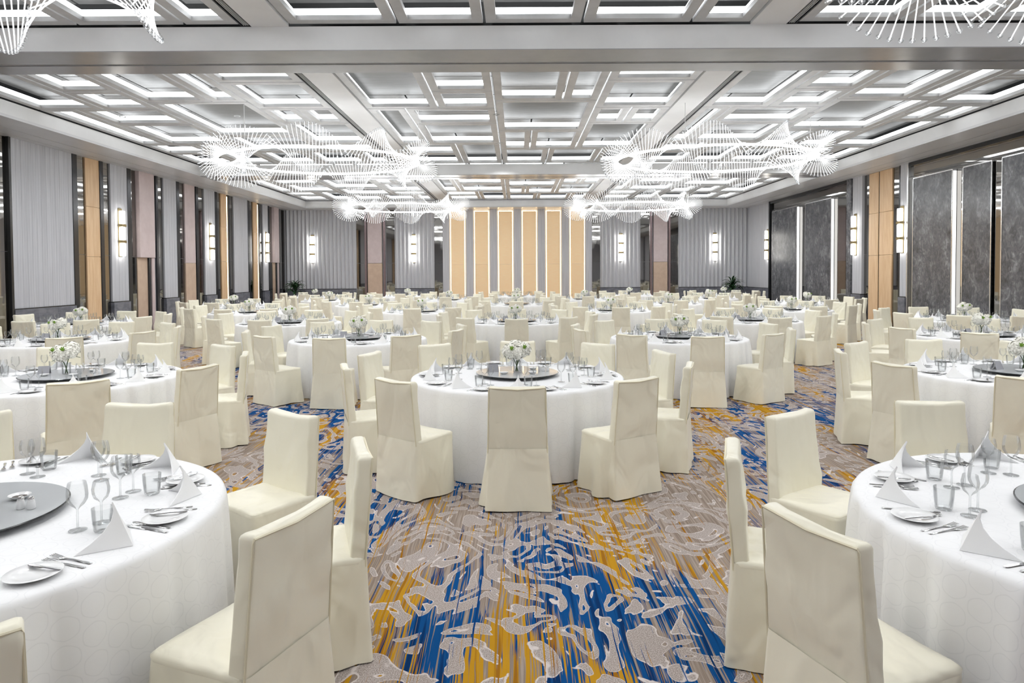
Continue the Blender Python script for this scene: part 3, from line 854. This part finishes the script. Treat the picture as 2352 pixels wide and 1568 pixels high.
def napkin_mesh(seed):
    rg = random.Random(seed)
    h = 0.15 + rg.uniform(-0.01, 0.012)
    b = MB()
    # two folded leaves meet in an upright ridge that faces the diner; the back stays open
    th = 0.006
    for sx in (-1, 1):
        n = 5
        outer, inner = [], []
        for i in range(n + 1):
            u = i / n
            low = Vector((sx * 0.129 * u, -0.075 + 0.135 * u, 0.001))
            top = Vector((0, 0.012, h)).lerp(low, u)
            row = []
            for k in range(5):
                v = k / 4
                p = low.lerp(top, v)
                bulge = 0.003 * sin(pi * u) * sin(pi * v)
                p = p + Vector((sx * bulge, -bulge, 0))
                row.append(p)
            outer.append(row)
        i0 = len(b.v)
        for off in (0, th):
            for row in outer:
                for p in row:
                    b.v.append((p.x * (1 - off * 2), p.y + off, max(p.z - off * 0.6, 0.0005)))
        def idx(o, i, k): return i0 + o * (n + 1) * 5 + i * 5 + k
        for o in (0, 1):
            for i in range(n):
                for k in range(4):
                    q = (idx(o, i, k), idx(o, i + 1, k), idx(o, i + 1, k + 1), idx(o, i, k + 1))
                    b.f.append(q if (o == 0) == (sx > 0) else q[::-1])
        for i in range(n):
            b.f.append((idx(0, i, 4), idx(0, i + 1, 4), idx(1, i + 1, 4), idx(1, i, 4)))
            b.f.append((idx(0, i, 0), idx(0, i + 1, 0), idx(1, i + 1, 0), idx(1, i, 0)))
    return b.mesh('napkin', M['napkin'], 35)
NAP = [napkin_mesh(s) for s in (1, 2, 3)]

# flower arrangement
def blossom_mesh(seed, r=0.066):
    rg = random.Random(seed); b = MB()
    b.lathe([(0.001, -r * 0.86), (r * 0.6, -r * 0.6), (r * 0.86, 0), (r * 0.6, r * 0.6), (0.001, r * 0.86)], 10)
    for i in range(150):
        z = 1 - 2 * (i + 0.5) / 150; a = i * 2.39996
        s = math.sqrt(1 - z * z)
        nrm = Vector((s * cos(a), s * sin(a), z))
        t1 = nrm.orthogonal().normalized(); t1.rotate(Matrix.Rotation(rg.uniform(0, 6.28), 3, nrm)); t2 = nrm.cross(t1)
        c = nrm * r * rg.uniform(0.82, 0.98); w = r * 0.20
        b.quad(c - t1 * w, c - t2 * w + nrm * 0.004, c + t1 * w + nrm * rg.uniform(0.004, 0.012), c + t2 * w)
    return b.mesh('blossom', M['blossom'])
BLOS = [blossom_mesh(1), blossom_mesh(2, 0.058)]
VASE = MB().lathe([(0.001, 0.002), (0.028, 0.001), (0.032, 0.004), (0.032, 0.085), (0.036, 0.095), (0.034, 0.095), (0.030, 0.085), (0.030, 0.006), (0.001, 0.006)], 18).mesh('vase', M['glass'], 50)
BUD = MB().lathe([(0.001, -0.014), (0.010, -0.010), (0.014, 0.0), (0.012, 0.009), (0.001, 0.014)], 8)
for k in range(5):
    a = 2 * pi * k / 5
    BUD.add(MB().tube([(0.006 * cos(a), 0.006 * sin(a), 0.005), (0.016 * cos(a), 0.016 * sin(a), 0.016)], 0.004, 5))
BUD = BUD.mesh('green_bud', M['bud'], 60)
LEAF = MB().loops([[(-w, y, z), (0, y, z - 0.004), (w, y, z), (0, y, z + 0.001)] for y, w, z in ((0, 0.002, 0), (0.02, 0.010, 0.01), (0.05, 0.014, 0.014), (0.08, 0.008, 0.006), (0.1, 0.001, -0.006))]).mesh('leaf', M['stem'], 60)
def stem_mesh(dx, dy, h):
    return MB().tube([(-dx * 0.25, -dy * 0.25, 0.008), (dx * 0.2, dy * 0.2, h * 0.5), (dx, dy, h)], 0.0035, 5).mesh('stem', M['stem'], 60)
HEADS = [(-0.055, -0.01, 0.175), (0.06, -0.015, 0.19), (0.0, 0.05, 0.2), (0.005, -0.05, 0.165)]
STEMS = [stem_mesh(x * 0.8, y * 0.8, z - 0.03) for x, y, z in HEADS]

ROWNAME = ['front-row', 'second-row', 'third-row', 'fourth-row', 'fifth-row', 'sixth-row', 'seventh-row', 'eighth-row']
TABLES = [(0, -2.365, 2.80, 'left'), (0, 2.54, 2.74, 'right'),
          (1, -4.50, 6.72, 'left'), (1, 0.0, 6.70, 'middle'), (1, 5.02, 6.68, 'right'),
          (2, -7.12, 10.5, 'far-left'), (2, -2.48, 10.55, 'left'), (2, 2.52, 10.5, 'right'), (2, 7.28, 10.5, 'far-right')]
for row, y, far in ((3, 14.07, 9.1), (5, 21.6, 9.05), (7, 29.2, 8.7)):
    TABLES += [(row, -far, y, 'far-left'), (row, -4.75, y, 'left'), (row, 0.0, y, 'middle'), (row, 4.85, y, 'right'), (row, far + 0.25, y, 'far-right')]
for row, y in ((4, 17.85), (6, 25.4)):
    TABLES += [(row, -7.05, y, 'far-left'), (row, -2.52, y, 'left'), (row, 2.52, y, 'right'), (row, 7.25, y, 'far-right')]
TABLES.sort(key=lambda q: (q[0], q[1]))

def project(x, y, z):
    """pixel of a world point, for leaving out what the frame cannot show"""
    v = cam.matrix_world.inverted() @ Vector((x, y, z))
    if v.z > -0.05: return None
    return 1187 + F_PX * v.x / -v.z, 669 - F_PX * v.y / -v.z
def in_view(x, y, z0, z1, margin=160):
    for z in (z0, z1):
        q = project(x, y, z)
        if q and -margin < q[0] < 2352 + margin and -margin < q[1] < 1568 + margin: return True
    return False

FRONT = {('left', 1): (0.0, 0.05, 0), ('left', 2): (0.0, 0.09, -3), ('left', 3): (0.035, 0.0, 0), ('left', 4): (0.02, 0.0, 0), ('left', 5): (-0.145, 0.02, 0), ('left', 6): (-0.05, 0, 0),
         ('right', 8): (0.02, 0.05, 3), ('right', 6): (0.07, -0.02, 0), ('right', 5): (0.15, 0.0, 0), ('right', 7): (0.06, 0, 0)}   # pulled about a little
HOUR = ['six', 'five', 'four', 'two', 'one', 'twelve', 'eleven', 'ten', 'eight', 'seven']
seats = []
n_chair = 0
bare_z = 0
for ti, (row, tx, ty, place) in enumerate(TABLES):
    desc = '%s %s table' % (ROWNAME[row], place)
    tb = thing('banquet_table', 'round banquet table under white floor-length damask cloth, %s' % desc, 'table', (tx, ty, 0), RNG.uniform(0, 6.28), 'round banquet tables')
    link('tablecloth', CLOTH[ti % 3], tb); link('tabletop', TOPM, tb); link('pedestal', PEDM, tb)
    tt = thing('turntable', 'round grey glass turntable with dark rim on the %s' % desc, 'turntable', (tx, ty, ZT + 0.001), 0, 'glass turntables')
    link('glass_disc', TURN, tt); link('dark_rim', TRIM, tt); link('hub', THUB, tt)
    # flowers
    fa = thing('flower_arrangement', 'white blossoms in small clear vase on the %s turntable' % desc.replace(' table', ''), 'flowers', (tx + RNG.uniform(-0.03, 0.03), ty + RNG.uniform(-0.04, 0.02), ZT + 0.036), RNG.uniform(-0.5, 0.5), 'flower centrepieces')
    fa.scale = (1.2, 1.2, 1.2)
    link('vase', VASE, fa)
    for k, (hx_, hy_, hz_) in enumerate(HEADS):
        link('stem', STEMS[k], fa)
        link('blossom', BLOS[k % 2], fa, (hx_, hy_, hz_), (RNG.uniform(0, 3), RNG.uniform(0, 3), 0))
    link('green_bud', BUD, fa, (-0.05, -0.075, 0.205), (0.7, 0, 0)); link('green_bud', BUD, fa, (0.055, -0.08, 0.215), (0.7, 0.2, 0))
    for k in range(3):
        link('leaf', LEAF, fa, (0, 0, 0.11 + 0.01 * k), (RNG.uniform(0, 0.5), 0, RNG.uniform(0, 6.28)))
    for k in range(10):
        a = radians(36 * k)
        d = (sin(a), -cos(a))
        Rc = 1.395 + RNG.uniform(-0.005, 0.03)
        rz = a + radians(RNG.uniform(-4, 4))
        cx_, cy_ = tx + d[0] * Rc, ty + d[1] * Rc
        if row == 0 and (place, k) in FRONT:
            ox, oy, orr = FRONT[(place, k)]
            cx_, cy_, rz = tx + d[0] * 1.395 + ox, ty + d[1] * 1.395 + oy, a + radians(orr)
        seats.append((math.hypot(tx + d[0], ty + d[1] ), ti, row, desc, tx, ty, a, HOUR[k]))
        if not in_view(cx_, cy_, 0.3, 0.95) and (row, place, k) != (0, 'left', 1): continue
        back, skirt, seat, piping = RNG.choice(CH)
        ch = thing('slipcovered_chair', "cream satin slipcovered chair at %s o'clock of the %s" % (HOUR[k], desc), 'chair', (cx_, cy_, 0), rz, 'slipcovered banquet chairs')
        link('backrest_cover', back, ch); link('skirt', skirt, ch); link('seat_cover', seat, ch)
        if row < 3: link('piping', piping, ch)
        n_chair += 1
print('chairs', n_chair)

# place settings: the nearest as single things, what is past 300 of a kind joined
seats = [s for s in seats if in_view(s[4] + 0.85 * sin(s[6]), s[5] - 0.85 * cos(s[6]), ZT, ZT + 0.2)]
seats.sort()
print('seats', len(seats))
far_glass, far_steel, far_plate, far_nap = MB(), MB(), MB(), MB()
def base_of(me):
    b = MB(); b.v = [tuple(v.co) for v in me.vertices]; b.f = [tuple(p.vertices) for p in me.polygons]; return b
G_LO, T_LO = goblet(8), MB().lathe([(0.030, 0.001), (0.040, 0.095)], 8, cap0=True)
F_LO = blade([(-0.09, 0.007, 0), (0.0, 0.004, 0.002), (0.1, 0.011, 0.003)])
PL_LO = base_of(PLATE)
count = {}
def place(kind, me, lab, cat, grp, M4, lo, bucket, seat, cap=300):
    n = count.get(kind, 0)
    if n < cap:
        count[kind] = n + 1
        o = bpy.data.objects.new(kind, me); COL.objects.link(o)
        o.matrix_world = M4
        tag(o, "%s at %s o'clock of the %s" % (lab, seat[7], seat[3]), cat, grp)
    elif lo is not None:
        bucket.add(lo, M4)
for s in seats:
    _, ti, row, desc, tx, ty, a, hr = s
    j = lambda q: RNG.uniform(-q, q)
    def at(lx, r, dz=0.0, rot=0.0):
        T = Matrix.Translation((tx, ty, ZT + 0.001)) @ Matrix.Rotation(a, 4, 'Z')
        return T @ Matrix.Translation((lx, -r, dz)) @ Matrix.Rotation(rot, 4, 'Z')
    place('napkin', RNG.choice(NAP), 'white linen napkin folded into a standing tent', 'napkin', 'tented napkins', at(j(0.015), 0.89 + j(0.02), 0, j(0.2)), base_of(NAP[0]), far_nap, s)
    pr = 0.845 + j(0.015); px = -0.297 + j(0.008)
    place('bread_plate', PLATE, 'small white bread plate', 'plate', 'bread plates', at(px, pr), PL_LO, far_plate, s)
    far = row > 4
    lo = None if row > 5 else F_LO
    place('butter_knife', BUTTER, 'butter knife lying on the bread plate', 'knife', 'butter knives', at(px + 0.035, pr + 0.005, 0.0185, j(0.15)), None, far_steel, s, 160)
    place('fork', FORK, 'larger outer silver fork', 'fork', 'dinner forks', at(-0.186, 0.865 + j(0.01), 0.0005, j(0.03)), lo, far_steel, s)
    place('fork', FORK, 'inner silver fork', 'fork', 'salad forks', at(-0.151, 0.850 + j(0.01), 0.0005, j(0.03)), lo, far_steel, s)
    place('knife', KNIFE, 'silver table knife', 'knife', 'table knives', at(0.160, 0.86 + j(0.01), 0.0005, j(0.06)), lo, far_steel, s, 160)
    place('spoon', SPOON, 'silver soup spoon', 'spoon', 'soup spoons', at(0.195, 0.86 + j(0.01), 0.0005, j(0.06)), lo, far_steel, s, 160)
    place('wine_glass', GOB, 'taller empty stemmed wine glass', 'glass', 'tall wine glasses', at(0.075 + j(0.01), 0.60 + j(0.015)), G_LO, far_glass, s)
    place('wine_glass', GOB2, 'smaller empty stemmed wine glass', 'glass', 'small wine glasses', at(0.165 + j(0.01), 0.635 + j(0.015)), G_LO, far_glass, s)
    place('water_tumbler', TUM, 'clear cut water tumbler', 'glass', 'water tumblers', at(0.095 + j(0.008), 0.722 + j(0.01)), T_LO, far_glass, s, 160)
print(count)
stuff(build(far_glass, 'distant_glassware', M['glass'], None, 60))['label'] = 'clear glasses on the tables towards the back wall'
stuff(build(far_steel, 'distant_cutlery', M['steel']))['label'] = 'silver cutlery on the tables towards the back wall'

# on the turntables of the nearer tables
DISH = MB().lathe([(0.001, 0.002), (0.025, 0.001), (0.042, 0.016), (0.044, 0.018), (0.040, 0.017), (0.024, 0.006), (0.001, 0.006)], 20).mesh('dish', M['porcelain'], 60)
SAUCE = MB().lathe([(0.001, 0.0095), (0.031, 0.0095)], 16).mesh('sauce', M['sauce'])
CARD = MB()
for sy in (-1, 1):
    CARD.loops([[(-0.05, sy * 0.035, 0.0), (0.05, sy * 0.035, 0.0), (0.05, sy * 0.032, 0.001), (-0.05, sy * 0.032, 0.001)], [(-0.05, sy * 0.002, 0.075), (0.05, sy * 0.002, 0.075), (0.05, 0, 0.074), (-0.05, 0, 0.074)]])
CARD = CARD.mesh('menu_card', M['card'])
SHK = MB().lathe([(0.014, 0.0), (0.017, 0.004), (0.015, 0.03), (0.012, 0.04)], 12, cap0=True, cap1=True).mesh('body', M['porcelain'], 50)
SHC = MB().lathe([(0.0125, 0.04), (0.0125, 0.048), (0.006, 0.054), (0.001, 0.055)], 12).mesh('cap', M['steel'], 50)
for ti, (row, tx, ty, place_) in enumerate(TABLES):
    if row > 3: continue
    desc = '%s %s turntable' % (ROWNAME[row], place_)
    z = ZT + 0.0355
    tag(link('menu_card', CARD, None, (tx - 0.24, ty + 0.02, z), (0, 0, 0.35)), 'folded grey menu card standing on the %s' % desc, 'card', 'menu cards')
    for k, (dx, dy, w_) in enumerate(((-0.13, -0.14, 'left'), (0.15, -0.13, 'right'), (0.16, 0.16, 'rear'))):
        d_ = thing('sauce_dish', 'little white sauce dish, %s of three on the %s' % (w_, desc), 'dish', (tx + dx, ty + dy, z), 0, 'sauce dishes')
        link('dish', DISH, d_); link('sauce', SAUCE, d_)
    for dx, w_ in ((0.26, 'salt'), (0.305, 'pepper')):
        d_ = thing('salt_shaker' if w_ == 'salt' else 'pepper_shaker', 'small white %s shaker with steel cap on the %s' % (w_, desc), 'shaker', (tx + dx, ty + 0.03, z), 0, 'shakers')
        link('body', SHK, d_); link('cap', SHC, d_)

# ------------------------------------------------------------------ potted palms in the back corners
PLEAF = MB().loops([[(-w, y, z), (0, y, z - w * 0.35), (w, y, z), (0, y, z - w * 0.3)] for y, w, z in
                    ((0, 0.004, 0), (0.12, 0.020, 0.12), (0.26, 0.040, 0.21), (0.40, 0.036, 0.22), (0.52, 0.018, 0.16), (0.58, 0.003, 0.11))]).mesh('leaf', M['palm'], 60)
for x, y, w_ in ((-10.95, 33.3, 'left'), (10.75, 33.6, 'right')):
    p_ = thing('potted_plant', 'dark green leafy plant in a pot at the back %s corner' % w_, 'plant', (x, y, 0), 0.3, 'corner plants')
    build(MB().lathe([(0.16, 0.003), (0.2, 0.35), (0.22, 0.62), (0.20, 0.62), (0.19, 0.56), (0.001, 0.56)], 20, cap0=True), 'pot', M['pot'], p_, 50)
    build(MB().tube([(0, 0, 0.55), (0.01, 0, 0.8), (0, 0.01, 1.0)], 0.02, 7), 'trunk', M['stem'], p_)
    for k in range(66):
        a = k * 2.39996
        link('leaf', PLEAF, p_, (0.02 * cos(a), 0.02 * sin(a), 0.74 + 0.006 * k), (RNG.uniform(-0.45, 0.8), 0, a), [0.85 + 0.3 * RNG.random()] * 3)
